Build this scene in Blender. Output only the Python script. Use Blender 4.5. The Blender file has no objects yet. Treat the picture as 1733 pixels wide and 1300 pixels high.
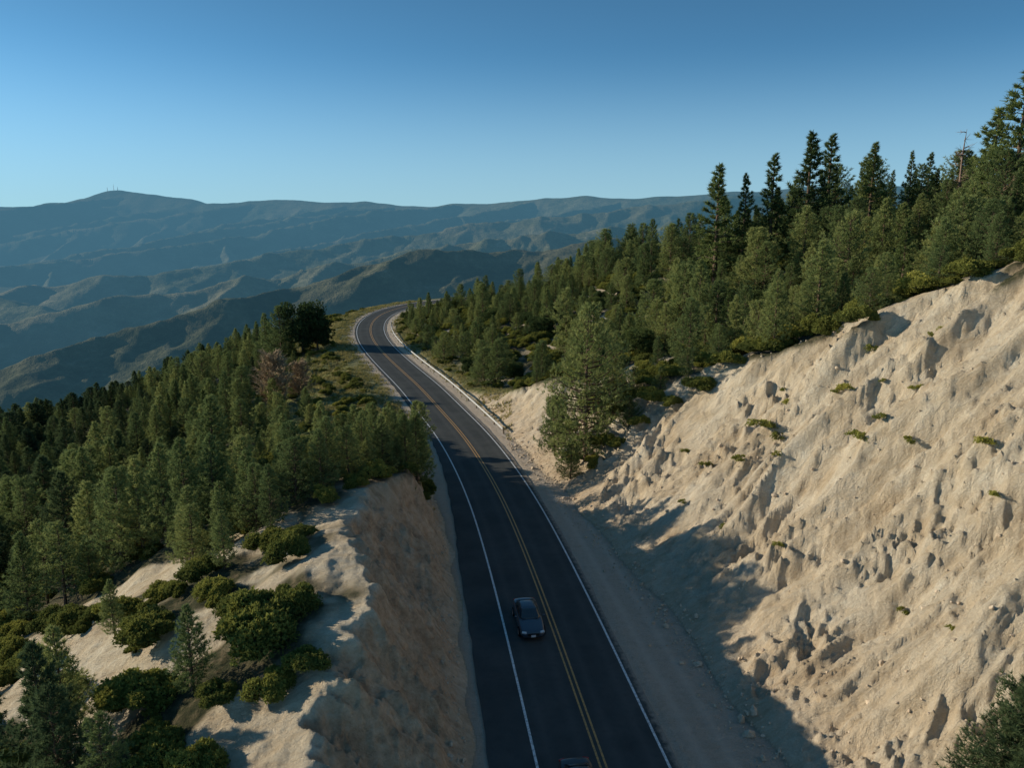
import bpy, math, random, time, itertools, bmesh
import numpy as np
from mathutils import Vector, Matrix
T0=time.time()
rng=np.random.default_rng(11); random.seed(5)
scene=bpy.context.scene
COL=scene.collection

# ------------------------------------------------------------------ noise
def _hash(ix,iy,seed):
    h=(ix.astype(np.int64)*374761393+iy.astype(np.int64)*668265263+seed*1442695041)&0xFFFFFFFF
    h=((h^(h>>13))*1274126177)&0xFFFFFFFF
    return (h^(h>>16))&0xFFFFFFFF
def perlin(x,y,seed=0):
    xi=np.floor(x);yi=np.floor(y);fx=x-xi;fy=y-yi
    u=fx*fx*fx*(fx*(fx*6-15)+10); v=fy*fy*fy*(fy*(fy*6-15)+10)
    def g(ix,iy,dx,dy):
        a=_hash(ix,iy,seed)*(2*np.pi/4294967296.)
        return np.cos(a)*dx+np.sin(a)*dy
    a=g(xi,yi,fx,fy);b=g(xi+1,yi,fx-1,fy);c=g(xi,yi+1,fx,fy-1);d=g(xi+1,yi+1,fx-1,fy-1)
    return 1.5*((a+(b-a)*u)*(1-v)+(c+(d-c)*u)*v)
def fbm(x,y,o=4,seed=0):
    s=0;a=.5
    for i in range(o):
        s=s+a*perlin(x*2**i+i*17.3,y*2**i-i*9.1,seed+i);a*=.5
    return s
def ridged(x,y,o=4,seed=0):
    s=0;a=.5;n=0
    for i in range(o):
        s=s+a*(1-np.minimum(1,np.abs(perlin(x*2**i+i*7.7,y*2**i+i*3.1,seed+i))*2));n+=a;a*=.5
    return s/n
def sm(x,a,b):
    t=np.clip((x-a)/(b-a),0,1);return t*t*(3-2*t)
def smin(a,b,k):
    h=np.clip(.5+.5*(b-a)/k,0,1);return b+(a-b)*h-k*h*(1-h)

# ------------------------------------------------------------------ road centreline
RP=np.array([(11,-60),(9.5,-25),(8,5),(6.2,22),(4.6,34.7),(3.8,41),(2.7,49.5),(1.0,61.5),(-.8,72.5),(-3.1,83.8),(-6.1,96),
 (-9.8,108.5),(-15,125.5),(-20.4,141.2),(-26,158),(-31.4,176.5),(-35.3,195),(-37.3,213),(-36.9,230),(-33,246),(-25,260),(-11,272),(10,281),(45,288),(120,298),(450,330)],float)
def catmull(P,step):
    out=[]
    for i in range(len(P)-1):
        p0=P[max(i-1,0)];p1=P[i];p2=P[i+1];p3=P[min(i+2,len(P)-1)]
        n=max(2,int(np.linalg.norm(p2-p1)/step))
        for k in range(n):
            t=k/n
            out.append(.5*((2*p1)+(-p0+p2)*t+(2*p0-5*p1+4*p2-p3)*t*t+(-p0+3*p1-3*p2+p3)*t**3))
    out.append(P[-1]);return np.array(out)
RC=catmull(RP,1.5)
for _ in range(12):
    RC[1:-1]=.25*RC[:-2]+.5*RC[1:-1]+.25*RC[2:]
RS=RC[::3]
def road_dist(x,y):
    x=np.asarray(x,np.float32);y=np.asarray(y,np.float32)
    best=np.full(x.shape,1e12,np.float32);sg=np.zeros(x.shape,np.float32)
    for i in range(len(RS)-1):
        ax,ay=RS[i];dx,dy=RS[i+1]-RS[i]
        px=x-ax;py=y-ay
        t=np.clip((px*dx+py*dy)/(dx*dx+dy*dy),0,1)
        q=(px-t*dx)**2+(py-t*dy)**2
        m=q<best
        best=np.where(m,q,best);sg=np.where(m,np.sign(px*dy-py*dx),sg)
    return (np.sqrt(best)*sg).astype(float)

# ------------------------------------------------------------------ natural surface table
dC=[-400,-150,-80,-50,-30,-18,-10,0,15,35,60,80,150,400]
yC=[0,28,38,48,58,66,76,88,102,116,150,200,250,300,420]
TB=np.array([[-150,-50,-24,-12,-3,2,5,6,16,27,34,40,52,78],
[-150,-52,-24,-11,-2,3.5,6.2,7,16,26,33,38,50,76],
[-150,-52,-24,-11,-.5,5.8,8.3,9,16,26,33,38,50,75],
[-150,-52,-24,-11,.5,7.2,9.,9.5,15,25,32,37,49,74],
[-150,-52,-24,-11,0,7,7.4,7,13.5,23.5,30,35,47,73],
[-150,-52,-24,-11,0,6.4,6.3,6,12,22,29,34,46,72],
[-150,-52,-24,-11,-.5,4.2,4.8,4.6,10,17,25,31,44,70],
[-150,-52,-24,-12,-3,1.5,2.2,5,8.5,13.5,22,30,42,66],
[-150,-52,-24,-12,-4,.3,.8,4,6.5,11,21,29,40,63],
[-150,-50,-24,-12,-5,-1,0,0,1.5,9,20,28,38,60],
[-150,-46,-23,-13,-6.5,-2.2,-.1,0,1,8,19,26,35,55],
[-160,-50,-28,-15,-7.5,-2.6,-.3,0,.5,5,12,16,25,40],
[-180,-60,-34,-19,-8,-3,-.6,0,0,3,8,11,16,25],
[-200,-75,-40,-24,-12,-6,-2,0,0,2,5,7,10,12],
[-220,-100,-60,-45,-35,-30,-28,-28,-28,-28,-25,-20,-15,-10]],float)
gd=np.arange(-400,401,2.);gy=np.arange(0,421,2.)
A=np.array([np.interp(gd,dC,r) for r in TB])
FT=np.array([np.interp(gy,yC,A[:,j]) for j in range(len(gd))]).T
def blur(M,n,ax):
    k=np.ones(n)/n
    P=np.pad(M,[(n//2,n//2) if a==ax else (0,0) for a in (0,1)],mode='edge')
    return np.apply_along_axis(lambda v:np.convolve(v,k,'valid'),ax,P)
FT=blur(blur(FT,5,0),3,0);FT=blur(blur(FT,3,1),3,1)
def table(d,y):
    a=np.clip((d+400)/2,0,399.999);b=np.clip(y/2,0,209.999)
    i=a.astype(int);j=b.astype(int);fa=a-i;fb=b-j
    return (FT[j,i]*(1-fa)+FT[j,i+1]*fa)*(1-fb)+(FT[j+1,i]*(1-fa)+FT[j+1,i+1]*fa)*fb
# ------------------------------------------------------------------ far ridges
MAIN=[(-8200,9900,150),(-6170,9740,158),(-5245,9740,172),(-4891,9540,280),(-4631,9435,350),(-4274,9330,308),(-3822,9230,258),(-3407,9025,182),(-3007,8820,196),(-2497,8614,220),
(-2007,8410,194),(-1478,8204,188),(-1032,8000,156),(-721,7794,140),(-364,7486,156),(18,7178,156),(319,6870,194),(650,6666,198),(1008,6460,184),(1503,6358,210),(2247,6358,250),(4200,6600,310),(7000,7000,330)]
LINES=[(MAIN,.5)]
r2=random.Random(4)
FLOOR=-390
def spurs(line,space,Lr,angr,floor,slope,pw=.8,sec=False):
    mp=[]
    for i in range(len(line)-1):
        a=Vector(line[i]);b=Vector(line[i+1]);n=max(1,round((b-a).length/space))
        for k in range(n): mp.append(a.lerp(b,k/n))
    for p in mp:
        L=r2.uniform(*Lr);ang=math.radians(r2.uniform(*angr))
        dx,dy=-math.sin(ang),-math.cos(ang)
        q=[(p.x,p.y,p.z-10)]
        off=0
        for f in (.25,.5,.75,1.):
            off+=r2.uniform(-60,60)*L/2000
            z=p.z-10+(floor-p.z)*(f**pw)
            q.append((p.x+dx*L*f+dy*off,p.y+dy*L*f-dx*off,z+r2.uniform(-5,30)*L/2500))
        LINES.append((q,slope))
        if sec:
            for f in (.3,.55,.8):
                bx,by,bz=(Vector(q[0]).lerp(Vector(q[-1]),f));bz=p.z-10+(floor-p.z)*(f**pw)
                a2=ang-math.radians(r2.uniform(50,75));l2=L*r2.uniform(.16,.26)
                LINES.append(([(bx,by,bz-8),(bx-math.sin(a2)*l2,by-math.cos(a2)*l2,bz-l2*.34)],slope*1.1))
MAINS=[MAIN[i] for i in (0,1,3,5,6,7,9,11,12,14,16,18,20,21)]
spurs(MAINS,1350,(3000,4300),(44,60),-345,.66,1.15,True)
MB=[(1600,3500,70),(800,3200,18),(200,3000,-22),(-300,2800,-72),(-900,2500,-160),(-1450,2150,-255)]
MA=[(900,1900,40),(500,1720,10),(200,1600,-14),(-165,1500,-34),(-330,1400,-74),(-510,1250,-120),(-640,1120,-158),(-850,1000,-225)]
MD=[(1700,4700,170),(900,4500,120),(300,4300,60),(-400,4000,-30),(-1200,3600,-150),(-2300,3100,-290)]
ME=[(-4200,4000,-150),(-3000,3500,-185),(-2300,3200,-225),(-1600,2800,-300)]
MF=[(-2800,2500,-150),(-1900,2050,-205),(-1300,1700,-280)]
LINES+=[(MA,.47),(MB,.46),(MD,.48),(ME,.42),(MF,.4)]
spurs(MB[:5],950,(900,1300),(15,35),-360,.52)
spurs(MA[:6],560,(450,700),(15,35),-320,.52)
spurs(MD[:4],1250,(1100,1600),(12,30),-360,.52)
def far_height(x,y):
    wx=x+fbm(x/1500,y/1500,2,40)*150+fbm(x/340,y/340,3,41)*60;wy=y+fbm(x/1500,y/1500,2,50)*150+fbm(x/340,y/340,3,51)*60
    M=FLOOR+fbm(x/900,y/900,4,60)*30
    for li,(pts,sl) in enumerate(LINES):
        best=np.full(x.shape,-1e9);c=150. if li==0 else 8.
        for (a,b) in zip(pts[:-1],pts[1:]):
            vx=b[0]-a[0];vy=b[1]-a[1]
            t=np.clip(((wx-a[0])*vx+(wy-a[1])*vy)/(vx*vx+vy*vy),0,1)
            dd=np.sqrt((wx-a[0]-t*vx)**2+(wy-a[1]-t*vy)**2+c*c)-c
            best=np.maximum(best,a[2]+(b[2]-a[2])*t-sl*dd*(1-.12*np.clip(dd/1500,0,2)))
        M=np.maximum(M,best)
    z=M
    hi=sm(z,80,150)
    r=ridged((wx*.8-wy*.6)/260,(wx*.6+wy*.8)/560,5,70)
    z=z+(r-.62)*38*sm(z,FLOOR-5,FLOOR+90)*(1-.97*hi)
    z=z+fbm(x/110,y/110,3,90)*6*(1-.9*hi)+fbm(x/420,y/3000,2,91)*30*hi
    return z
def footR_(y): return np.interp(y,[0,30,49,61,72,85,95,130],[9.8,9.2,8.4,7.7,6.6,5.9,6,6])
SLY=[0,28,33,38,43,49,55,60,67,75];SLV=[.66,.7,1.,1.55,1.4,1.15,1.5,2.3,2.3,1.8]
def near_height(x,y,full=False):
    d=road_dist(x,y)
    ad=np.abs(d)
    nat=table(d,y)
    nat=nat+fbm(x/38,y/38,3,1)*5*sm(ad,25,80)+fbm(x/8,y/8,4,5)*1.5*sm(ad,9,16)+fbm(x/5,y/5,3,6)*1.3*sm(-d,6,10)*sm(y,85,100)
    nat=nat-.36*np.maximum(0,y-400)-.3*np.maximum(0,-d-380)
    fr=footR_(y)+fbm(y/9.,d/40.,2,8)*1.4
    dd=d-fr
    yy=y+fbm(x/13,y/13,2,21)*3.4-d*.12
    sharp=ridged(yy/7.,d/60.,2,22)
    fine=ridged(yy/2.6+fbm(x/6,y/6,2,31)*.4,d/26.,5,32)
    rill=ridged(yy/.75+fbm(x/2,y/2,2,34)*.3,d/9.,3,35)
    crag=sm(fbm(x/8,y/8,3,36),.0,.26)
    cr=np.where(dd<3,dd*.62,1.86+(dd-3)*.93)
    rock=ridged(x/3.2+fbm(x/4,y/4,2,38)*.9,y/2.2,6,33)
    lump=np.abs(fbm(x/1.1,y/.8,5,47))
    cr=cr+(sharp-.7)*3.3*sm(dd,1.,9)+(fine-.6)*1.35*sm(dd,.3,4)*(.6+.4*crag)+(rill-.6)*.44*sm(dd,.5,3)+(rock-.6)*(.4+1.2*crag)*sm(dd,0,3)-(lump-.15)*(.35+.6*crag)*sm(dd,0,3)+fbm(x/14,y/14,2,39)*2.6*sm(dd,3,12)
    fl=np.interp(y,[0,30,49,62,75,100],[6.6,6.4,6.3,6.0,6.4,8])
    dl=-d-fl+fbm(y/7,x*0+3,2,14)*1.4
    sl=np.interp(y,SLY,SLV)
    cl=np.where(dl<.5,dl*.7,.35+(dl-.5)*sl)
    fl2=ridged(y/3.+d*.06,d/14.+3,4,44)
    cl=cl+((fl2-.6)*2.4+fbm(y/4.5,d/9.,2,48)*2.)*sm(dl,.3,2.5)+(ridged(y/.9,d/4.,3,45)-.6)*.5*sm(dl,0,2)-(np.abs(fbm(x/1.2,y/1.2,4,46))-.15)*.9*sm(dl,0,2)
    cut=np.where(d>0,cr,cl)
    foot=np.where(d>0,fr,fl)
    cutc=np.maximum(cut,0)
    w=sm(ad,foot-.8,foot+5)
    n2=np.where(nat<0,nat*w,nat)
    z=np.where((d<0)&(nat>1.2),smin(n2,cutc,.4),np.minimum(n2,cutc))
    z=np.where(cutc<=.3,np.minimum(n2,cutc),z)
    z=z+sm(ad,foot-.5,foot+2)*fbm(x/.9,y/.9,4,77)*np.where(d>0,.22,.16)
    z=np.where(ad<foot,np.minimum(z,0)-.03+fbm(x/1.1,y/1.1,2,78)*.03,z)
    pav=np.where(d>0,3.9,6.0)
    z=np.where(ad<pav+.3,-.06,z)
    if not full: return z
    bare=sm(nat-cutc,.05,.6)*(cut>0)
    return z,d,bare,foot
def H(x,y):
    x=np.atleast_1d(np.asarray(x,float));y=np.atleast_1d(np.asarray(y,float))
    return near_height(x,y)

# ------------------------------------------------------------------ mesh helper
def mk_mesh(name,V,F,smooth=False,colors=None,floats=None):
    V=np.asarray(V,np.float32);F=np.asarray(F,np.int32)
    me=bpy.data.meshes.new(name)
    me.vertices.add(len(V));me.vertices.foreach_set('co',V.ravel())
    M,k=F.shape
    me.loops.add(M*k);me.loops.foreach_set('vertex_index',F.ravel())
    me.polygons.add(M);me.polygons.foreach_set('loop_start',np.arange(0,M*k,k,dtype=np.int32))
    me.polygons.foreach_set('use_smooth',np.full(M,smooth))
    me.update(calc_edges=True)
    if colors:
        for n,c in colors.items():
            a=me.color_attributes.new(n,'FLOAT_COLOR','POINT')
            c=np.asarray(c,np.float32)
            if c.shape[1]==3: c=np.concatenate([c,np.ones((len(c),1),np.float32)],1)
            a.data.foreach_set('color',c.ravel())
    if floats:
        for n,c in floats.items():
            a=me.attributes.new(n,'FLOAT','POINT');a.data.foreach_set('value',np.asarray(c,np.float32).ravel())
    return me
def add_obj(name,me,mat=None,parent=None,**props):
    o=bpy.data.objects.new(name,me)
    COL.objects.link(o)
    if mat is not None and me is not None and len(me.materials)==0: me.materials.append(mat)
    if parent is not None: o.parent=parent
    for k,v in props.items(): o[k]=v
    return o
def grid_faces(nr,nc):
    i=np.arange(nr*nc).reshape(nr,nc)
    return np.stack([i[:-1,:-1].ravel(),i[:-1,1:].ravel(),i[1:,1:].ravel(),i[1:,:-1].ravel()],1)

# ------------------------------------------------------------------ materials
class NT:
    def __init__(s,name):
        s.m=bpy.data.materials.new(name);s.m.use_nodes=True;s.t=s.m.node_tree;s.t.nodes.clear()
        s.out=s.n('ShaderNodeOutputMaterial')
    def n(s,t,**k):
        nd=s.t.nodes.new(t)
        for a,b in k.items(): setattr(nd,a,b)
        return nd
    def l(s,a,b): s.t.links.new(a,b)
    def val(s,sock,v):
        if hasattr(v,'is_output') : s.l(v,sock)
        else: sock.default_value=v
    def pos(s): 
        if not hasattr(s,'_p'): s._p=s.n('ShaderNodeNewGeometry').outputs['Position']
        return s._p
    def noise(s,scale,detail=4,rough=.55,vec=None,dist=0):
        nd=s.n('ShaderNodeTexNoise');nd.inputs['Scale'].default_value=scale;nd.inputs['Detail'].default_value=detail
        nd.inputs['Roughness'].default_value=rough;nd.inputs['Distortion'].default_value=dist
        s.l(vec if vec is not None else s.pos(),nd.inputs['Vector']);return nd.outputs['Fac']
    def scaled(s,v):
        m=s.n('ShaderNodeVectorMath',operation='MULTIPLY');s.l(s.pos(),m.inputs[0]);m.inputs[1].default_value=v;return m.outputs[0]
    def ramp(s,f,stops):
        r=s.n('ShaderNodeValToRGB');e=r.color_ramp.elements
        while len(e)<len(stops): e.new(.5)
        for i,(p,c) in enumerate(stops):
            e[i].position=p;e[i].color=(c[0],c[1],c[2],1) if not isinstance(c,(int,float)) else (c,c,c,1)
        s.l(f,r.inputs[0]);return r.outputs[0]
    def mix(s,f,a,b,mode='MIX'):
        m=s.n('ShaderNodeMix',data_type='RGBA',blend_type=mode)
        s.val(m.inputs[0],f)
        for i,v in ((6,a),(7,b)):
            if isinstance(v,tuple): v=(v[0],v[1],v[2],1)
            s.val(m.inputs[i],v)
        return m.outputs[2]
    def math(s,op,a,b=0.,c=None):
        m=s.n('ShaderNodeMath',operation=op);s.val(m.inputs[0],a);s.val(m.inputs[1],b)
        if c is not None: s.val(m.inputs[2],c)
        return m.outputs[0]
    def attr(s,name,out='Color'):
        a=s.n('ShaderNodeAttribute',attribute_name=name);return a.outputs[out]
    def bsdf(s,color,rough=.9,spec=.2,bump=None,bstr=.5,bdist=.1,metal=0):
        p=s.n('ShaderNodeBsdfPrincipled')
        if isinstance(color,tuple): color=(color[0],color[1],color[2],1)
        s.val(p.inputs['Base Color'],color);s.val(p.inputs['Roughness'],rough)
        p.inputs['Specular IOR Level'].default_value=spec;p.inputs['Metallic'].default_value=metal
        if bump is not None:
            b=s.n('ShaderNodeBump');b.inputs['Strength'].default_value=bstr;b.inputs['Distance'].default_value=bdist
            s.l(bump,b.inputs['Height']);s.l(b.outputs[0],p.inputs['Normal'])
        return p
    def done(s,sh): s.l(sh.outputs[0],s.out.inputs[0]);return s.m
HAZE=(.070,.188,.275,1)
def haze(nt,sh,D=6400.):  # aerial haze put into the surface as emission, stronger with distance
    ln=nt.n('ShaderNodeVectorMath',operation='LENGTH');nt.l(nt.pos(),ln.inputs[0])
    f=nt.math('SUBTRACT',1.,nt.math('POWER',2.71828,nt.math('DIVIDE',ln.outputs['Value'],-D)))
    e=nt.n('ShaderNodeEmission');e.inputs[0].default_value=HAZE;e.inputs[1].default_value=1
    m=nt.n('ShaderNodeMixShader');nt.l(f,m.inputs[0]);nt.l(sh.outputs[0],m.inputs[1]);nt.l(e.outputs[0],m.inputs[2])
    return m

def mat_ground():
    t=NT('terrain_soil')
    sep=t.n('ShaderNodeSeparateColor');t.l(t.attr('mask'),sep.inputs[0]);R,G,B=sep.outputs[0],sep.outputs[1],sep.outputs[2]
    sep2=t.n('ShaderNodeSeparateColor');t.l(t.attr('mask_b'),sep2.inputs[0]);RED,LAT=sep2.outputs[0],sep2.outputs[1]
    n1=t.noise(.22,6,.62);n2=t.noise(1.7,8,.68);n3=t.noise(9,5,.7)
    ns=t.noise(1.,10,.76,t.scaled((.5,1.5,.5)),.5)
    sand=t.ramp(t.math('ADD',t.math('MULTIPLY',n1,.45),t.math('MULTIPLY',ns,.55)),[(.37,(.43,.325,.21)),(.45,(.62,.505,.35)),(.53,(.71,.61,.455)),(.64,(.82,.75,.60))])
    sand=t.mix(t.ramp(n3,[(.36,0),(.6,.45)]),sand,(.47,.36,.24))
    red=t.ramp(t.math('ADD',t.math('MULTIPLY',n2,.5),t.math('MULTIPLY',ns,.5)),[(.38,(.42,.265,.16)),(.5,(.64,.44,.28)),(.62,(.78,.60,.41))])
    sand=t.mix(RED,sand,red)
    n5=t.noise(14,5,.8)
    grav=t.ramp(n5,[(.3,(.44,.35,.265)),(.5,(.58,.48,.375)),(.7,(.70,.60,.49))])
    grav=t.mix(t.ramp(n1,[(.4,0),(.65,.5)]),grav,(.52,.42,.32))
    grav=t.mix(t.ramp(n2,[(.5,0),(.68,.45)]),grav,(.40,.32,.24))
    wt=t.math('ABSOLUTE',t.math('SUBTRACT',t.math('ABSOLUTE',t.math('SUBTRACT',t.math('MULTIPLY',LAT,20.),5.9)),.75))
    grav=t.mix(t.ramp(t.math('ADD',wt,t.math('MULTIPLY',t.math('SUBTRACT',n2,.5),.5)),[(.05,.5),(.42,0)]),grav,(.68,.59,.48))
    grass=t.ramp(n2,[(.34,(.08,.105,.03)),(.47,(.17,.175,.055)),(.6,(.31,.27,.11)),(.72,(.42,.35,.18))])
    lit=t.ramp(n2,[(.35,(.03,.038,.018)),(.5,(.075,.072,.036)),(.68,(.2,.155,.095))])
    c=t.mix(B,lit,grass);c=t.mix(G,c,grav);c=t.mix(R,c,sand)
    h=t.math('ADD',n2,t.math('MULTIPLY',ns,2.2))
    h=t.math('ADD',h,t.math('MULTIPLY',n3,.6))
    b=t.bsdf(c,.95,.08,h,.75,.42)
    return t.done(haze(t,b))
def mat_far(name,k):
    t=NT(name)
    n1=t.noise(.0016,7,.6);n2=t.noise(.012,7,.72);n3=t.noise(.06,4,.75)
    c=t.ramp(t.math('ADD',t.math('MULTIPLY',n2,.6),t.math('MULTIPLY',n3,.4)),[(.34,(.035*k,.048*k,.024*k)),(.46,(.08*k,.09*k,.046*k)),(.56,(.17*k,.165*k,.09*k)),(.68,(.36*k,.31*k,.21*k))])
    c=t.mix(t.ramp(n1,[(.42,0),(.62,.5)]),c,(.28*k,.235*k,.155*k))
    b=t.bsdf(c,.95,.05,t.math('ADD',n3,t.math('MULTIPLY',n2,2.)),.5,10.)
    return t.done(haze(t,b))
def mat_asphalt():
    t=NT('asphalt')
    lat=t.attr('lat','Fac')
    n1=t.noise(.35,5,.6);n2=t.noise(30,3,.8);n3=t.noise(2.2,6,.65)
    c=t.ramp(n1,[(.35,(.048,.053,.052)),(.65,(.072,.076,.072))])
    a=t.math('ABSOLUTE',lat);w=t.math('ABSOLUTE',t.math('SUBTRACT',t.math('ABSOLUTE',t.math('SUBTRACT',a,1.7)),.85))
    tr=t.ramp(w,[(.0,.5),(.45,0)])
    c=t.mix(tr,c,(.094,.096,.09))
    c=t.mix(t.ramp(n3,[(.5,0),(.7,.4)]),c,(.038,.042,.042))
    c=t.mix(t.ramp(n2,[(.45,0),(.8,.3)]),c,(.16,.158,.15))
    e=t.math('ADD',t.math('MULTIPLY',n3,1.1),t.math('SUBTRACT',lat,3.4))
    c=t.mix(t.ramp(e,[(.62,0),(.95,.8)]),c,(.36,.29,.225))
    e=t.math('ADD',t.math('MULTIPLY',n3,1.1),t.math('SUBTRACT',t.math('MULTIPLY',t.attr('edge','Fac'),-1.),.3))
    c=t.mix(t.ramp(e,[(.3,0),(.6,.7)]),c,(.30,.235,.17))
    return t.done(t.bsdf(c,.9,.12,n2,.3,.02))
def mat_paint(name,col):
    t=NT(name);n=t.noise(6,5,.75)
    c=t.mix(t.ramp(n,[(.42,0),(.68,.85)]),col,(.09,.085,.08))
    return t.done(t.bsdf(c,.6,.3))
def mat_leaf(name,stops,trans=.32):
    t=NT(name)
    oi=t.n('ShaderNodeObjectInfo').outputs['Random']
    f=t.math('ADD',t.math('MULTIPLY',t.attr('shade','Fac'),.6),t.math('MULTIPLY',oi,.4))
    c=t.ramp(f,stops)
    d=t.n('ShaderNodeBsdfDiffuse');t.l(c,d.inputs[0])
    tr=t.n('ShaderNodeBsdfTranslucent');t.l(c,tr.inputs[0])
    m=t.n('ShaderNodeMixShader');m.inputs[0].default_value=trans;t.l(d.outputs[0],m.inputs[1]);t.l(tr.outputs[0],m.inputs[2])
    return t.done(m)
def mat_bark(name,a,b):
    t=NT(name);n=t.noise(5,5,.7);return t.done(t.bsdf(t.ramp(n,[(.35,a),(.65,b)]),.95,.1,n,.6,.05))
def mat_simple(name,c,rough=.5,spec=.5,metal=0,n=None):
    t=NT(name);nn=t.noise(4,3,.6)
    cc=t.mix(t.ramp(nn,[(.35,0),(.7,.3)]),c,tuple(v*.7 for v in c))
    return t.done(t.bsdf(cc,rough,spec,metal=metal))

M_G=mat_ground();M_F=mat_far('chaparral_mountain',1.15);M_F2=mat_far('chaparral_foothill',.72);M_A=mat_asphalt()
M_W=mat_paint('white_road_paint',(.8,.8,.78));M_Y=mat_paint('yellow_road_paint',(.62,.34,.10))
M_PINE=mat_leaf('pine_needles',[(.08,(.060,.094,.044)),(.35,(.128,.176,.072)),(.62,(.225,.272,.102)),(.92,(.39,.40,.145))])
M_OAK=mat_leaf('oak_leaves',[(.1,(.04,.068,.032)),(.5,(.092,.13,.05)),(.9,(.19,.23,.075))])
M_DARK=mat_leaf('dark_and_shade_painted_needles',[(.1,(.042,.068,.040)),(.5,(.08,.118,.058)),(.9,(.15,.19,.08))])  # dark green needles; on the left forest conifers the darkness is painted shade
M_SHR=mat_leaf('shrub_leaves',[(.08,(.065,.086,.032)),(.4,(.16,.182,.052)),(.7,(.29,.292,.072)),(.95,(.48,.44,.11))])
M_GRS=mat_leaf('dry_grass_blades',[(.1,(.13,.16,.045)),(.5,(.32,.28,.11)),(.9,(.52,.44,.22))])
M_DEAD=mat_bark('dead_wood',(.16,.11,.085),(.3,.22,.17))
M_TWIG=mat_bark('bare_brown_twigs',(.27,.20,.125),(.42,.32,.21))
M_BARK=mat_bark('pine_bark',(.08,.055,.04),(.17,.12,.085))
M_CORE=mat_simple('shrub_core_painted_shade',(.04,.045,.02),.95,.05)  # dark core colour stands in for the shade inside a shrub
M_ROCK=mat_bark('sandstone_rock',(.44,.34,.24),(.64,.53,.40))

# ------------------------------------------------------------------ terrain sheets
ANG=np.radians(np.arange(-64,64.01,.122))
rn=[13.]
while rn[-1]<450: rn.append(rn[-1]*1.0040)
rn=np.array(rn)
TH,RR=np.meshgrid(ANG,rn)
X=(RR*np.sin(TH)).ravel();Y=(RR*np.cos(TH)).ravel()
Z,D,BARE,FOOT=near_height(X,Y,True)
AD=np.abs(D)
crest=np.interp(Y,[25,29,33,38,43,49,55,61],[15,15.,13,12.,12.5,14.,11.,9.5])
pn=fbm(X/6,Y/6,4,120)
clear=np.exp(-(((X+31)/8)**2+((Y-52.5)/3.2)**2))+np.exp(-(((X+19)/3)**2+((Y-50)/3.)**2))+np.exp(-(((X+27)/6)**2+((Y-43)/3.)**2))
leftsand=np.clip(sm(pn-.12*(-D-crest-2.5),-.25,.1)+sm(fbm(X/9,Y/6,3,125)+clear*.6,.04,.17)*(1-sm(-D,38,52)),0,1)*sm(-D,7,9)*(1-sm(Y,56,64))
outc=np.exp(-(((X-16)/6)**2+((Y-97)/5.5)**2))+.8*np.exp(-(((X-26)/5)**2+((Y-92)/3.5)**2))+.7*np.exp(-(((X-33)/5)**2+((Y-84)/3.)**2))
dn=fbm(X/18,Y/18,3,200)
rightsand=np.maximum(sm(fbm(X/10,Y/10,3,130)+outc*.6,.08,.22),sm(-dn,.1,.3)*.8)*(D>0)*(1-sm(Y,150,230))
BARE2=np.clip(np.maximum(BARE,np.maximum(leftsand,rightsand*sm(D,8,12))),0,1)
GR=((AD<FOOT+1.2)&(BARE<.5)).astype(float)*(1-sm(AD,FOOT-.6,FOOT+1.2))
GRASS=np.where(D<0,sm(-D,4.5,6.)*(1-sm(-D,20,27))*sm(Y,78,96),sm(D,5,7)*(1-sm(D,9,14))*sm(Y,98,115)*.8)
GR=GR*(1-.9*GRASS)
RED=sm(-D,5,8)*(1-sm(-D,crest-.8,crest+1.2))*np.clip(BARE,0,1)*1.
RED=np.maximum(RED,(1-sm(D,FOOT,FOOT+5))*.3*(D>0))
me=mk_mesh('ground',np.stack([X,Y,Z],1),grid_faces(len(rn),len(ANG)),True,
  colors={'mask':np.stack([BARE2,GR,GRASS],1),'mask_b':np.stack([RED,np.clip(D/20,0,1),GR*0],1)})
add_obj('ground',me,M_G,kind='structure',label='sandy mountainside with eroded road cut and scrubby soil',category='ground')
rf=[rn[-1]]
while rf[-1]<11500: rf.append(rf[-1]*1.0062)
rf=np.array(rf)
TH,RR=np.meshgrid(ANG,rf);X2=(RR*np.sin(TH)).ravel();Y2=(RR*np.cos(TH)).ravel()
zf=far_height(X2,Y2);rr_=RR.ravel();zn=np.full(len(X2),-999.);mm=rr_<2500
zn[mm]=near_height(X2[mm],Y2[mm])-.12*np.maximum(0,rr_[mm]-450)
w=sm(rr_,450,700)
Z2=np.where(w>0,np.maximum(zn,zn*(1-w)+zf*w),zn);Z2=np.where(rr_>=2500,zf,Z2)
ks=int(np.searchsorted(rf,2300));nc=len(ANG)
P2=np.stack([X2,Y2,Z2],1).reshape(len(rf),nc,3)
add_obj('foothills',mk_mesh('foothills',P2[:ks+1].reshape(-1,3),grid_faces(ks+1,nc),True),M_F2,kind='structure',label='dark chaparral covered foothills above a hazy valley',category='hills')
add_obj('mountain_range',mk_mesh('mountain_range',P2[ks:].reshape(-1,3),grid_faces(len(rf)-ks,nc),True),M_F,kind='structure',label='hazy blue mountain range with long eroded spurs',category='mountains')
print('terrain',time.time()-T0)

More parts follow.
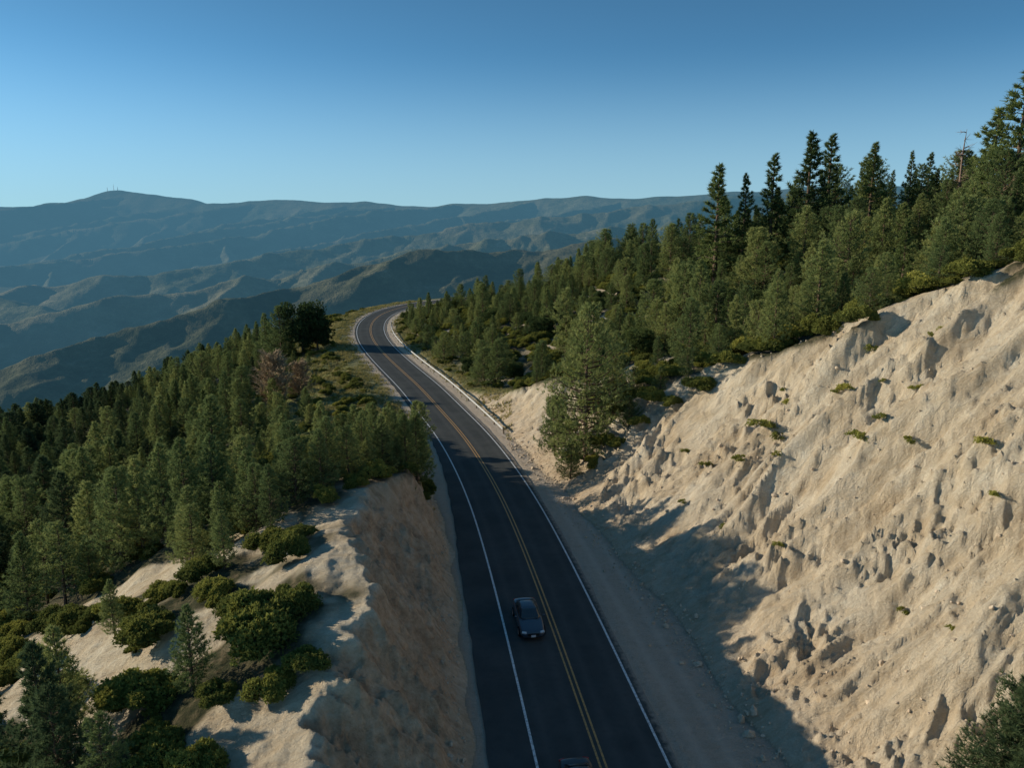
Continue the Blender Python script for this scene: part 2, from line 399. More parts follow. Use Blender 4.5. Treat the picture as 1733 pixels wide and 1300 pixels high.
# ------------------------------------------------------------------ road
i0=np.argmin(np.abs(RC[:,1]-12));i1=np.argmin(np.hypot(RC[:,0]-120,RC[:,1]-298))
C=RC[i0:i1];Tn=np.gradient(C,axis=0);Tn/=np.linalg.norm(Tn,axis=1)[:,None];Nr=np.stack([Tn[:,1],-Tn[:,0]],1)
LEFTE=np.interp(C[:,1],[0,60,95,150,400],[5.9,5.6,4.2,3.8,3.7])
def strip(name,lats,z,wob=0):
    V=[];lt=[];ed=[]
    for k,l in enumerate(lats):
        ll=np.full(len(C),float(l)) if l>-3.5 else -(3.3+(LEFTE-3.3)*(-l-3.3)/2.6)
        if wob and k in (0,len(lats)-1): ll=ll+fbm(C[:,1]/1.3,C[:,0]*0+k*5.,3,5+k)*wob
        p=C+Nr*ll[:,None];V.append(np.column_stack([p,np.full(len(C),z)]));lt.append(ll);ed.append(ll+LEFTE)
    V=np.stack(V,1).reshape(-1,3);lt=np.stack(lt,1).reshape(-1);ed=np.stack(ed,1).reshape(-1)
    return mk_mesh(name,V,grid_faces(len(C),len(lats))[:,::-1],False,floats={'lat':lt,'edge':ed})
add_obj('road',strip('road',[-5.9,-5.2,-4.4,-3.3,-1.6,0,1.6,3.3,3.85],0,.3),M_A,kind='structure',label='two lane dark asphalt mountain road with paved shoulder',category='road')
for nm,l,wd,m in (('white_edge_line',-3.3,.07,M_W),('white_edge_line',3.3,.07,M_W),('yellow_center_line',-.15,.055,M_Y),('yellow_center_line',.15,.055,M_Y)):
    add_obj(nm,strip(nm,[l-wd,l+wd],.005),m,kind='structure',label='painted line along the asphalt road',category='road marking')

# ------------------------------------------------------------------ guardrail
def curve_pts(lat,ya,yb,step):
    out=[];last=None
    for i in range(len(C)):
        if ya<=C[i,1]<=yb and i<len(C)*.9:
            p=C[i]+Nr[i]*lat
            if last is None or np.linalg.norm(p-last)>=step: out.append((p,Nr[i],Tn[i]));last=p
    return out
M_GALV=mat_simple('galvanised_steel',(.48,.48,.46),.55,.5,.05);M_POST=mat_simple('weathered_post',(.2,.16,.12),.9,.1)
gp=curve_pts(5.1,95,205,.8)
gr=bpy.data.objects.new('guardrail',None);COL.objects.link(gr);gr.location=(gp[0][0][0],gp[0][0][1],0)
gr['label']='long galvanised steel guardrail along the curving road edge';gr['category']='guardrail'
org=Vector((gp[0][0][0],gp[0][0][1],0))
prof=[(.0,.50),(-.04,.52),(-.04,.57),(0,.61),(0,.64),(-.04,.68),(-.04,.73),(0,.76),(.03,.76),(.03,.50)]
V=[];
for p,nr,tt in gp:
    for a,zz in prof: V.append((p[0]+nr[0]*a-org.x,p[1]+nr[1]*a-org.y,zz))
V=np.array(V);n=len(prof);F=[]
for i in range(len(gp)-1):
    for j in range(n): F.append((i*n+j,i*n+(j+1)%n,(i+1)*n+(j+1)%n,(i+1)*n+j))
add_obj('rail',mk_mesh('rail',V,F),M_GALV,gr)
def box(sx,sy,sz,cx=0,cy=0,cz=0):
    v=[(cx+sx*a/2,cy+sy*b/2,cz+sz*c/2) for a in(-1,1) for b in(-1,1) for c in(-1,1)]
    f=[(0,1,3,2),(4,6,7,5),(0,4,5,1),(2,3,7,6),(0,2,6,4),(1,5,7,3)]
    return v,f
pv,pf=box(.15,.15,1.1,0,0,.25);pm=mk_mesh('post',pv,pf);pm.materials.append(M_POST)
for p,nr,tt in curve_pts(5.22,95,205,3.8):
    o=bpy.data.objects.new('post',pm);COL.objects.link(o);o.parent=gr;o.location=(p[0]-org.x,p[1]-org.y,0);o.rotation_euler[2]=math.atan2(tt[1],tt[0])

# ------------------------------------------------------------------ trees
def unit(v): return v/np.maximum(1e-9,np.linalg.norm(v,axis=-1,keepdims=True))
def tufts(cen,axis,k,L,w,spread,rg,shade):
    n=len(cen);c=np.repeat(cen,k,0);ax=np.repeat(axis,k,0);sh=np.repeat(shade,k)
    d=unit(ax+rg.normal(size=(n*k,3))*spread)
    s=unit(np.cross(d,rg.normal(size=(n*k,3))))
    l=L*rg.uniform(.65,1.25,(n*k,1));ww=w*rg.uniform(.7,1.3,(n*k,1))
    a=c-s*ww;b=c+s*ww;t=c+d*l
    V=np.stack([a,b,t],1).reshape(-1,3);F=np.arange(len(V)).reshape(-1,3)
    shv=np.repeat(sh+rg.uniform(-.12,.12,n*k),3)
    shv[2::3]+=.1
    return V,F,shv
def cone_tube(p,r,sides=5):
    p=np.asarray(p,float);V=[];F=[]
    for i in range(len(p)):
        t=p[min(i+1,len(p)-1)]-p[max(i-1,0)];t=t/np.linalg.norm(t)
        u=np.cross(t,(0.3,1,.1));u/=np.linalg.norm(u);v=np.cross(t,u)
        for j in range(sides):
            a=2*math.pi*j/sides;V.append(p[i]+r[i]*(u*math.cos(a)+v*math.sin(a)))
    for i in range(len(p)-1):
        for j in range(sides): F.append((i*sides+j,i*sides+(j+1)%sides,(i+1)*sides+(j+1)%sides,(i+1)*sides+j))
    return np.array(V),np.array(F)
def join(parts):
    V=[];F=[];o=0
    for v,f in parts: V.append(v);F.append(np.asarray(f)+o);o+=len(v)
    return np.concatenate(V),np.concatenate(F)
def conifer(seed,Hh=10.,R=2.3,cb=.08,nb=95,expo=.8,up=.25,irr=.3,tl=.42,tw=.035,dens=1.,lateral=.22):
    rg=np.random.default_rng(seed)
    bend=rg.normal(size=2)*.12
    zs=np.linspace(0,Hh*.97,9);tp=np.stack([bend[0]*np.sin(zs/Hh*3),bend[1]*np.sin(zs/Hh*2.4),zs-.6*(zs==0)],1)
    trunk=[cone_tube(tp,.17*(1-zs/Hh*.95)*(Hh/10)+.01,7)]
    C_=[];AX=[];SH=[]
    az=rg.uniform(0,6.28)
    ph=rg.uniform(0,6.28,4)
    for i in range(nb):
        f=((i+rg.uniform(0,1))/nb)**.92
        if rg.random()<.07*irr/.3 and f<.85: continue
        h=Hh*(cb+(1-cb)*f)
        az+=2.4+rg.normal()*.35
        lump=1+irr*(.6*math.sin(az+ph[0]+f*5)+.5*math.sin(2*az+ph[1]-f*9))
        r=R*((1-f)**expo+.03)*lump*rg.uniform(.72,1.15)
        if f<.12: r*=.6+f*3.3
        if r<.08: r=.08
        tx=np.interp(h,tp[:,2],tp[:,0]);ty=np.interp(h,tp[:,2],tp[:,1])
        ca,sa=math.cos(az),math.sin(az);upb=up+f*.55
        def P(t): return np.stack([tx+r*t*ca,ty+r*t*sa,h+r*(-.12*t*(1-f)+upb*t*t)],-1)
        ts=np.array([0,.5,1.]);trunk.append(cone_tube(P(ts),np.array([.035,.022,.008])*(.6+r/2),3))
        n=max(3,int((3+r*7)*dens))
        t=np.sqrt(rg.uniform(.05,1.05,n));p=P(t)
        lat=rg.normal(size=n)*lateral*r*np.minimum(1,1.25-t*.6)
        p[:,0]+=-sa*lat;p[:,1]+=ca*lat;p[:,2]+=rg.normal(size=n)*.07*r+np.abs(lat)*.05
        C_.append(p);AX.append(np.tile(np.array([ca*.7,sa*.7,.55+f*.5]),(n,1)))
        br=rg.uniform(-.16,.16)
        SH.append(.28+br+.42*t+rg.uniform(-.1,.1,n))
    C_=np.concatenate(C_);AX=np.concatenate(AX);SH=np.concatenate(SH)
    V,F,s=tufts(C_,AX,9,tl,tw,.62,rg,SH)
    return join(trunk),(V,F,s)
def oak(seed,Hh=10.,R=4.6):
    rg=np.random.default_rng(seed)
    trunk=[cone_tube([(0,0,-.5),(.1,0,1.5),(0,.1,3.2),(.2,0,5.5)],[.38,.3,.24,.1],7)]
    lob=[]
    for i in range(26):
        a=rg.uniform(0,6.28);rr=R*.72*math.sqrt(rg.uniform(0,1));z=2.2+rg.uniform(0,1)*6*(1-(rr/R)**2*.7)
        c=np.array([rr*math.cos(a),rr*math.sin(a),z]);lob.append((c,rg.uniform(1.1,1.9)))
        trunk.append(cone_tube([(0,0,2.),c*np.array([.5,.5,.72]),c],[.12,.07,.02],4))
    C_=[];AX=[];SH=[]
    for c,r in lob:
        n=170;d=unit(rg.normal(size=(n,3)));p=c+d*r*rg.uniform(.55,1.08,(n,1))*np.array([1,1,.8])
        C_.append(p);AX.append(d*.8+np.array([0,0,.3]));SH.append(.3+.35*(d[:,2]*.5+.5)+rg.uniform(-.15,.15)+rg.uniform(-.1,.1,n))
    V,F,s=tufts(np.concatenate(C_),np.concatenate(AX),6,.26,.09,1.1,rg,np.concatenate(SH))
    return join(trunk),(V,F,s)
def bare(seed,Hh=10.,R=3.,n=26,up=.8,sub=7,tr=(.02,.006)):
    rg=np.random.default_rng(seed)
    L=[cone_tube([(0,0,-.5),(.05,.1,Hh*.4),(.0,.1,Hh*.75),(.1,0,Hh)],[.2,.14,.08,.015],6)];T=[]
    for i in range(n):
        f=rg.uniform(.12,.97);a=rg.uniform(0,6.28);r=R*(1-f*.75)*rg.uniform(.5,1.1)
        b=np.array([0,0,Hh*f]);e=b+np.array([r*math.cos(a),r*math.sin(a),r*up*rg.uniform(.4,1.2)])
        mid=(b+e)/2+rg.normal(size=3)*.15
        L.append(cone_tube([b,mid,e],[.06,.035,.012],4))
        for k in range(sub):
            t=rg.uniform(.3,1);q=b+(e-b)*t;T.append(cone_tube([q,q+unit((e-b)+rg.normal(size=3)*r*.7)*rg.uniform(.3,1.1)],tr,3))
    return join(L),join(T)
VAR={}
def reg(key,res,leafmat,kind,label,bark=M_BARK):
    (tv,tf),(cv,cf,cs)=res
    tm=mk_mesh('trunk',tv,tf,True);tm.materials.append(bark)
    cm=mk_mesh('crown',cv,cf,False,floats={'shade':cs});cm.materials.append(leafmat)
    VAR[key]=dict(t=tm,c=cm,name=kind,label=label)
YL='young bushy green pine on the forested slope';OL='tall open crowned pine rising from the wooded slope';FL='slim dark conifer spire standing on the ridge'
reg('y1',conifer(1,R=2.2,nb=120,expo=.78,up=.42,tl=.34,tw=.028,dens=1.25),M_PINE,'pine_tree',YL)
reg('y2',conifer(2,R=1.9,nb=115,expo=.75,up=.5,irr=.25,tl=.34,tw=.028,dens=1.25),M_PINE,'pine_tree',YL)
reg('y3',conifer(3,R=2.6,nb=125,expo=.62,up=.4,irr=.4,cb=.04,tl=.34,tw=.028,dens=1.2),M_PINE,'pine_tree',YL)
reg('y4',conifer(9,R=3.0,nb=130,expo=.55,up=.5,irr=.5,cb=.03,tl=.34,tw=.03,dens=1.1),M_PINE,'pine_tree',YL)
reg('d1',conifer(11,R=2.2,nb=120,expo=.78,up=.3,tl=.36,tw=.034,dens=1.3),M_DARK,'pine_tree','conifer with shade painted into its needles in the dense forest below the ridge')
reg('d2',conifer(12,R=2.6,nb=120,expo=.66,up=.3,irr=.4,tl=.36,tw=.034,dens=1.3),M_DARK,'pine_tree','conifer with shade painted into its needles in the dense forest below the ridge')
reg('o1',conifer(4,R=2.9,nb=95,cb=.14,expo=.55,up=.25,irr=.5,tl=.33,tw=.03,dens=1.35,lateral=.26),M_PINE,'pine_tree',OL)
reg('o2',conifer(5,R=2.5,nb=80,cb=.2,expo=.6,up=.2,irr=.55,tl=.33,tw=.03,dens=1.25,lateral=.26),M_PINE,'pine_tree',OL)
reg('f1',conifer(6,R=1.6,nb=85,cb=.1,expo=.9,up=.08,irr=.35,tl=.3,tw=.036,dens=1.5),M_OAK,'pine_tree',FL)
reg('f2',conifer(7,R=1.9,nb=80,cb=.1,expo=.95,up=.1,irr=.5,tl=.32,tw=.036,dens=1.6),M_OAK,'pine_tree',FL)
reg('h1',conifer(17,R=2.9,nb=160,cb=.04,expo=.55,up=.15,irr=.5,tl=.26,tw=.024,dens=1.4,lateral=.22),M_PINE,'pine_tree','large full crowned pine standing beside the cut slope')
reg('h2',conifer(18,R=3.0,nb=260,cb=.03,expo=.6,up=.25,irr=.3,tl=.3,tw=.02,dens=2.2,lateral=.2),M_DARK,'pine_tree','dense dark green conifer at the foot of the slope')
reg('k1',oak(8),M_OAK,'oak_tree','dark round crowned evergreen oak among the pines')
GRP={'y':'young pines on the hillside','o':'tall open pines on the hillside','f':'conifer spires along the ridge','k':'evergreen oaks in the forest','h':'tall open pines on the hillside','d':'conifers with forest shade painted into their needles'}
BUILT={}
def plant(key,x,y,z,h,rot=None,wid=1.,label=None):
    v=VAR[key];e=bpy.data.objects.new(v['name'],None);e.empty_display_size=.5;COL.objects.link(e)
    s=h/10.;e.location=(x,y,z);e.scale=(s*wid,s*wid,s);e.rotation_euler[2]=rot if rot is not None else random.uniform(0,6.28)
    e['label']=label or v['label'];e['category']='tree';e['group']=GRP[key[0]]
    cs=[]
    for nm in ('t','c'):
        o=bpy.data.objects.new('trunk' if nm=='t' else 'crown',v[nm]);COL.objects.link(o);o.parent=e;cs.append(o)
    BUILT.setdefault(key,cs);return e
CAMZ=27.;PIT=math.radians(11.9);FPX=1334.
def proj(x,y,z):
    dz=z-CAMZ;dep=y*math.cos(PIT)-dz*math.sin(PIT);up=y*math.sin(PIT)+dz*math.cos(PIT)
    return x/dep*FPX+866.5,650-up/dep*FPX,dep
heroes=[ # x,y,top z,variant,width
(7.8,80,18.4,'h1',.9),(4.8,84,8,'y3',1.1),(10.8,83,13.5,'h1',.95),(6,77.5,5,'y3',1.3),(12.2,79.5,9,'y4',1.3),(19.5,86,18.5,'y3',1.),(24,84,19,'y1',1.1),(27.5,82,18,'y3',1.2),(22,84,16,'y3',1.2),
(13.5,85.5,11,'y4',1.1),(16.5,88,14,'y1',1.2),(9,87,10,'y4',1.2),(5.5,89,7,'y4',1.2),(18,79.5,14,'y4',1.),(21,78.5,16.5,'y3',1.1),(24.5,78,19,'y4',1.),(15.5,81,11.5,'y3',1.2),(28.5,77,21,'y3',1.),(31.5,75,22,'y1',1.1),(34,72.5,24,'y3',1.),(37.5,69.5,27,'y1',1.2),
(34,133,35.5,'f2',1.3),(38,133,34,'f1',1.),(42.5,131,37,'f1',1.2),(46.7,128,40,'f2',1.3),(51.5,131,40,'f1',1.25),(59,133,39,'f2',1.2),
(64,131,37.5,'f1',.9),(69,134,37.5,'f1',1.1),(74,128,37,'f1',1.),(66.7,113,41.7,'f2',1.4),(62.5,101,44.5,'f2',1.3),(59,97,35,'h1',.9),(67,104,41,'f2',1.3),(71.5,110,40,'f1',1.3),(63.5,108,36,'o1',.9),(66,96,37,'f2',1.2),(76,121,40,'f2',1.2),
(-44.7,167,13,'k1',.9),(-49,165,9,'y3',1.2),(-41.5,166,8.5,'k1',.8),(-53,168,7,'y1',1.),
(-15.2,60.5,12.9,'y2',1.1),(-12.6,61,12.5,'y1',1.1),(-10.4,62,12,'y3',1.),(-18,60,12,'y1',1.),(-20.5,57,11.,'y3',1.),(-22.5,56.5,11.3,'y2',1.1),(-25,57,10.8,'y1',1.),
(-27.3,58.5,10,'y2',1.),(-29.5,59,8.6,'y1',1.),(-31.5,59,7.8,'y3',1.),(-16,55.5,12.6,'y3',1.1),(-13.6,55.8,12.8,'y3',1.),(-19,54,10.8,'y1',1.2),(-23,53,8.5,'y1',1.2),(-11.6,58.5,12.6,'y1',1.1),(-20.5,52.5,9,'y1',1.1),
(-8.8,62.4,11.4,'y2',1.2),(-10.2,59.5,12,'y1',1.2),(-12.2,56.6,12,'y3',1.1),(-13.8,54,12.4,'y1',1.2),(-9.2,60.4,10,'y1',1.2),(-11,57.6,10.8,'y2',1.3),(-15.4,53.2,12.,'y3',1.2),(-8.2,65,10.8,'y2',1.2),(-8.6,67.4,10.4,'y1',1.1),
(-10,79,8.6,'y3',1.1),(-12.5,78,8.8,'y1',1.1),(-13.5,72,10.,'y3',1.),(-10,70,9.6,'y2',1.1),(-10.2,65,11,'y1',1.1),(-12,66,11.5,'y1',1.),(-10.8,74.5,8.8,'y1',1.1),
(-15.6,34.6,9.,'y2',1.2),(-22,33,8.,'d1',1.),(-20.3,31,7.,'d2',1.),(-17.5,30,6.4,'y3',1.1),(-27,35,6,'d1',1.),(-17.8,45.5,9.6,'y2',1.1),(-24,43.5,6,'y2',1.1),(-16.3,50.2,11.,'y1',1.1),(-23,36,7,'y1',1.1),(-19.5,49.5,9.4,'y2',1.1),(-18,52,10.5,'y3',1.1),(-22,50.5,8,'y3',1.1),
(20.2,26.6,9.9,'h2',1.3),(21.6,25.8,10.,'h2',1.3),(18.9,25.,8.,'h2',1.5)]
hx=np.array([h[0] for h in heroes],float);hyy=np.array([h[1] for h in heroes],float);hz=H(hx,hyy)
occ=[];nind=0
for (x,y,tz,k,wd),z in zip(heroes,hz):
    h=max(3.,tz-z);plant(k,x,y,z-.15,h,wid=wd);occ.append((x,y,1.7));nind+=1
gx,gyv=np.meshgrid(np.arange(-190,210,3.8),np.arange(28,345,3.8))
gx=gx.ravel()+rng.uniform(-2.0,2.0,gx.size);gyv=gyv.ravel()+rng.uniform(-2.0,2.0,gyv.size)
gz,gD,gB,gF=near_height(gx,gyv,True)
dens=fbm(gx/18,gyv/18,3,200);siz=fbm(gx/14,gyv/14,3,210)
def outcf(x,y): return max(math.exp(-(((x-16)/5.5)**2+((y-97)/5)**2)),math.exp(-(((x-26)/4.5)**2+((y-92)/3.3)**2)))
keep=[]
for i in range(len(gx)):
    x,y,z,d,b=gx[i],gyv[i],gz[i],gD[i],gB[i]
    u,v,dep=proj(x,y,z+5)
    if u<-150 or u>1890 or v>1500: continue
    if d<0:
        if d<-150: continue
        if y>215 and d>-30: continue
        if y>64 and -d<(20 if y<95 else 17.5 if y<125 else 14.5): continue
        if x<-24 and 45<y<57.5: continue
        if y<=64 and (x>-13.5 or y<52):
            if y<46 and x<-20 and rng.random()<.12: pass
            else: continue
        if dens[i]<-.2 and rng.random()<.4: continue
        h=6.4*math.exp(siz[i]*1.+rng.normal()*.25)
        h=min(h,10)
        if y<62: h*=.85
        if y>110 and d>-70: h*=.85
        if y>64 and -d<27: h*=.65
        if y>125 and -d<19: h*=.65
        if y>230: h*=.7
    else:
        if b>.05: continue
        lim=8 if y>105 else 6
        if d<lim: continue
        if y<60 and d<36: continue
        if outcf(x,y)>.3: continue
        if dens[i]<-.1 and rng.random()<.86: continue
        if rng.random()<(.35 if d>62 else .04): continue
        h=min(6.6*math.exp(siz[i]*1.+rng.normal()*.28),11.5)
        if d<22: h*=.75
        if d<50 and y>140: h*=.8
        if y>230: h*=.65
    if any((x-a)**2+(y-b2)**2<c*c for a,b2,c in occ): continue
    q=rng.random()
    if d<0:
        k='y1' if q<.3 else 'y2' if q<.58 else 'y3' if q<.74 else 'y4' if q<.78 else 'o2' if q<.84 else 'f2' if q<.94 else 'k1'
        if rng.random()<sm(np.float64(-d),35,70)*.7+.06: k='d1' if rng.random()<.55 else 'd2'  # darker needle colour more frequent leftwards, painting the forest's shade
    elif d>62: k='f1' if q<.28 else 'f2' if q<.56 else 'y1' if q<.75 else 'o2' if q<.85 else 'y3' if q<.95 else 'k1'
    else: k='y1' if q<.2 else 'y2' if q<.3 else 'y3' if q<.5 else 'y4' if q<.64 else 'o1' if q<.72 else 'o2' if q<.78 else 'f2' if q<.85 else 'k1'
    if k=='k1': h*=.62
    keep.append((h/dep,x,y,z,h,k,rng.uniform(.9,1.35),rng.uniform(0,6.28)))
keep.sort(reverse=True)
cut=294-nind
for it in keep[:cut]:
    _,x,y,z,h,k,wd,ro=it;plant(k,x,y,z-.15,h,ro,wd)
print('trees',len(keep),time.time()-T0)

def gn_scatter(name,items,keys,srcs,**props):
    V=np.array([(i[1],i[2],i[3]) for i in items],float)
    me=bpy.data.meshes.new(name);me.vertices.add(len(V));me.vertices.foreach_set('co',V.astype(np.float32).ravel())
    for an,vals in (('psc',[i[4] for i in items]),('prt',[i[7] for i in items]),('pwd',[i[6] for i in items])):
        a=me.attributes.new(an,'FLOAT','POINT');a.data.foreach_set('value',np.array(vals,np.float32))
    a=me.attributes.new('pvr','INT','POINT');a.data.foreach_set('value',np.array([keys.index(i[5]) for i in items],np.int32))
    me.update()
    ob=add_obj(name,me,None,**props)
    g=bpy.data.node_groups.new(name,'GeometryNodeTree')
    g.interface.new_socket('Geometry',in_out='INPUT',socket_type='NodeSocketGeometry');g.interface.new_socket('Geometry',in_out='OUTPUT',socket_type='NodeSocketGeometry')
    N=g.nodes.new;Lk=g.links.new
    gi=N('NodeGroupInput');go=N('NodeGroupOutput');jj=N('GeometryNodeJoinGeometry')
    def na(nm,ty):
        n=N('GeometryNodeInputNamedAttribute');n.data_type=ty;n.inputs['Name'].default_value=nm;return [o for o in n.outputs if o.enabled and o.name=='Attribute'][0]
    sc=na('psc','FLOAT');rt=na('prt','FLOAT');wd=na('pwd','FLOAT');vr=na('pvr','INT')
    cr=N('ShaderNodeCombineXYZ');Lk(rt,cr.inputs[2]);er=N('FunctionNodeEulerToRotation');Lk(cr.outputs[0],er.inputs[0])
    mu=N('ShaderNodeMath');mu.operation='MULTIPLY';Lk(sc,mu.inputs[0]);Lk(wd,mu.inputs[1])
    cs=N('ShaderNodeCombineXYZ');Lk(mu.outputs[0],cs.inputs[0]);Lk(mu.outputs[0],cs.inputs[1]);Lk(sc,cs.inputs[2])
    for k,key in enumerate(keys):
        cmpn=N('FunctionNodeCompare');cmpn.data_type='INT';cmpn.operation='EQUAL'
        ins=[s for s in cmpn.inputs if s.enabled and s.type=='INT'];Lk(vr,ins[0]);ins[1].default_value=k
        iop=N('GeometryNodeInstanceOnPoints');Lk(gi.outputs[0],iop.inputs['Points']);Lk(cmpn.outputs[0],iop.inputs['Selection'])
        j2=N('GeometryNodeJoinGeometry')
        for so in srcs[key]:
            oi=N('GeometryNodeObjectInfo');oi.inputs['Object'].default_value=so;oi.transform_space='ORIGINAL';Lk(oi.outputs['Geometry'],j2.inputs[0])
        Lk(j2.outputs[0],iop.inputs['Instance']);Lk(er.outputs[0],iop.inputs['Rotation']);Lk(cs.outputs[0],iop.inputs['Scale'])
        Lk(iop.outputs[0],jj.inputs[0])
    Lk(jj.outputs[0],go.inputs[0])
    md=ob.modifiers.new('scatter','NODES');md.node_group=g
    return ob
rest=[(a,x,y,z-.15,h/10.,k,wd,ro) for a,x,y,z,h,k,wd,ro in keep[cut:] if k in BUILT]
if rest:
    ks_=[k for k in VAR if k in BUILT]
    gn_scatter('pine_forest',rest,ks_,BUILT,kind='stuff',label='dense dark pine forest covering the mountain slopes',category='forest')

def dead(x,y,tz,label,mat,res,wd=1.):
    (lv,lf),(tv,tf)=res;z=H(x,y)[0];h=tz-z
    e=bpy.data.objects.new('dead_tree',None);COL.objects.link(e);e.location=(x,y,z-.1);s=h/10.;e.scale=(s*wd,s*wd,s)
    e['label']=label;e['category']='dead tree'
    add_obj('trunk',mk_mesh('trunk',lv,lf,True),mat,e);add_obj('branch_cluster',mk_mesh('branch_cluster',tv,tf),mat,e)
dead(64.5,117,39.5,'bare dead snag standing among ridge pines',M_DEAD,bare(21,R=2.,n=24,up=.3,sub=5))
TW=dict(R=4.2,n=110,up=1.,sub=26,tr=(.045,.02))
dead(-36.5,118,7.,'leafless grey brown dead tree beside dark pines',M_TWIG,bare(22,**TW),1.1)
dead(-33.2,121,5.,'leafless grey brown dead tree beside dark pines',M_TWIG,bare(23,**TW),1.1)

# ------------------------------------------------------------------ shrubs
def shrub(seed,nl=14,leaf=.07,n=520,core=True,sh0=.2):
    rg=np.random.default_rng(seed);C_=[];AX=[];SH=[];cores=[]
    for i in range(nl):
        a=rg.uniform(0,6.28);rr=.7*math.sqrt(rg.uniform(0,1));r=rg.uniform(.2,.38)
        c=np.array([rr*math.cos(a),rr*math.sin(a),.15+.62*(1-rr*rr)*rg.uniform(.5,1.2)])
        d=unit(rg.normal(size=(n,3)));d[:,2]=np.abs(d[:,2])*.95-.12
        bump=1+.22*np.sin(d[:,0]*7+i)*np.sin(d[:,1]*8+d[:,2]*5)
        p=c+d*(r*bump*rg.uniform(.68 if core else .1,1.12,n))[:,None]
        C_.append(p);AX.append(d+np.array([0,0,.35]));SH.append(sh0+.45*np.clip(p[:,2]/.9,0,1)+rg.uniform(-.14,.16)+rg.uniform(-.12,.12,n))  # leaf colour lightens with height, painting in lit tops
        m=7;th,phh=np.meshgrid(np.linspace(0,2*np.pi,m+1)[:-1],np.linspace(0,np.pi*.62,4))
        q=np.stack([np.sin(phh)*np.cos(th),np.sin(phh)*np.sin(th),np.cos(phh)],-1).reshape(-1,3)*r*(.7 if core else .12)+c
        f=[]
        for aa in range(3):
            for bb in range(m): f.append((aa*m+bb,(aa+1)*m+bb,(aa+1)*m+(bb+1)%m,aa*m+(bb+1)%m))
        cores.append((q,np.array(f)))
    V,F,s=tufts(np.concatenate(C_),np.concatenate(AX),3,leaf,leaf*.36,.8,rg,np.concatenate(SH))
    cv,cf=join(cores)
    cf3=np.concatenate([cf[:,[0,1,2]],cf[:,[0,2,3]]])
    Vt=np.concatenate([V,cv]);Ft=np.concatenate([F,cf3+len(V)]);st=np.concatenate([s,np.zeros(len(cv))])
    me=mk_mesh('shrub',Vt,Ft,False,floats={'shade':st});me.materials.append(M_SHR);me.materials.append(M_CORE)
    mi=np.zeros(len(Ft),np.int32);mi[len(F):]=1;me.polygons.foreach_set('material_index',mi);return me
SM=[shrub(i) for i in (31,32,33,34)]
ST=[shrub(i,9,.13,38,False,.42) for i in (41,42,43)]
sl=[(-13.,36.6,2.7,'b'),(-11.8,38,1.9,'b'),(-14.2,38.6,2.1,'b'),(-13.4,44.,1.7,'b'),(-13.2,45.6,1.2,'b'),(-31,51,1.9,'b'),(-34,54,2.0,'b'),(-36.5,52,1.8,'b'),(-25.6,47,1.7,'b'),(-20.8,41.5,2.1,'b'),
(-9.8,33.8,1.2,'b'),(-11.2,33,1.3,'b'),(-30,45,1.6,'b'),(-18.5,35.2,2.2,'b'),(-25.5,39.8,1.9,'b'),(-16.,31.,2.1,'b'),(-25.5,34.6,1.9,'b'),(-29,37.5,1.9,'b'),(-13.5,29.5,1.5,'b'),(-28,49.,1.2,'b'),(-17,41.8,1.6,'b'),(-32,41.,1.9,'b'),(-26,31.5,2.,'b'),(-21.5,29.5,2.,'b'),(-34,46.5,1.7,'b'),(-22.5,47.5,1.6,'b'),(-20.4,36.9,1.5,'b'),(-15.6,47.4,1.5,'b'),(-19.2,45.4,1.4,'b'),
(-8.3,60.6,.9,'b'),(-9.7,58.2,1.,'b'),(-11.6,55.4,1.1,'b'),(-13.2,52.4,1.2,'b'),(-7.7,64,.9,'b'),(-7.8,67.5,1.1,'b'),(-8.6,72,1.1,'b'),
(16,76.6,1.5,'u'),(18.5,76,1.8,'u'),(21,75.6,1.8,'u'),(23.5,75.8,1.6,'u'),(20,78.5,1.7,'u'),(26,75,1.7,'u'),(29,73.4,1.6,'u'),(32,71.5,1.5,'u'),(35,68.5,1.6,'u'),(39,65.5,1.6,'u'),(14.5,79,1.5,'u'),
(8.6,77.8,1.4,'u'),(9.8,79.5,1.6,'u'),(11.5,81.3,1.8,'u'),(12.8,83.5,1.8,'u'),(10,85.6,2.,'u'),(14.5,81.5,1.5,'u'),(7.8,83,1.5,'u'),(15,86,1.8,'u'),(6.5,80.8,1.2,'u'),(12,88,1.9,'u'),(18,84,1.5,'u'),(7,87,1.4,'u'),(10.8,77.6,1.3,'u'),(13,77.8,1.3,'u'),
(25,58,.9,'s'),(26,61,.8,'s'),(29,63,.8,'s'),(20.5,63,1.3,'s'),(18.5,61,.9,'s'),(21.5,61.8,.9,'s'),(24,52.5,1.,'s'),(25.2,52,.8,'s'),(29,55,.7,'s'),(28,45,.8,'s'),(26,50,.6,'s'),(17,66,.8,'s'),(23,64,.7,'s'),(27.5,57,.5,'s'),(20,57,.5,'s'),(33,47,.6,'s'),(22,41,.5,'s'),(16,56,.6,'s'),(18,50,.5,'s'),(31,58,.5,'s'),(35,52,.6,'s'),(22,36,.4,'s'),(14,61,.5,'s'),(30,66,.6,'s'),(16,70,.6,'s'),(24,68,.5,'s'),(33,60,.6,'s'),(27,42,.5,'s')]
LB='dense yellowish green manzanita shrub on sandy ground';LS='small pale green tuft shrub on the eroded slope'
LU='rounded olive green chaparral shrub between forest pines'
gx,gyv=np.meshgrid(np.arange(-60,110,2.6),np.arange(28,240,2.6))
gx=gx.ravel()+rng.uniform(-1.3,1.3,gx.size);gyv=gyv.ravel()+rng.uniform(-1.3,1.3,gyv.size)
gz,gD,gB,gF=near_height(gx,gyv,True)
shr=[]
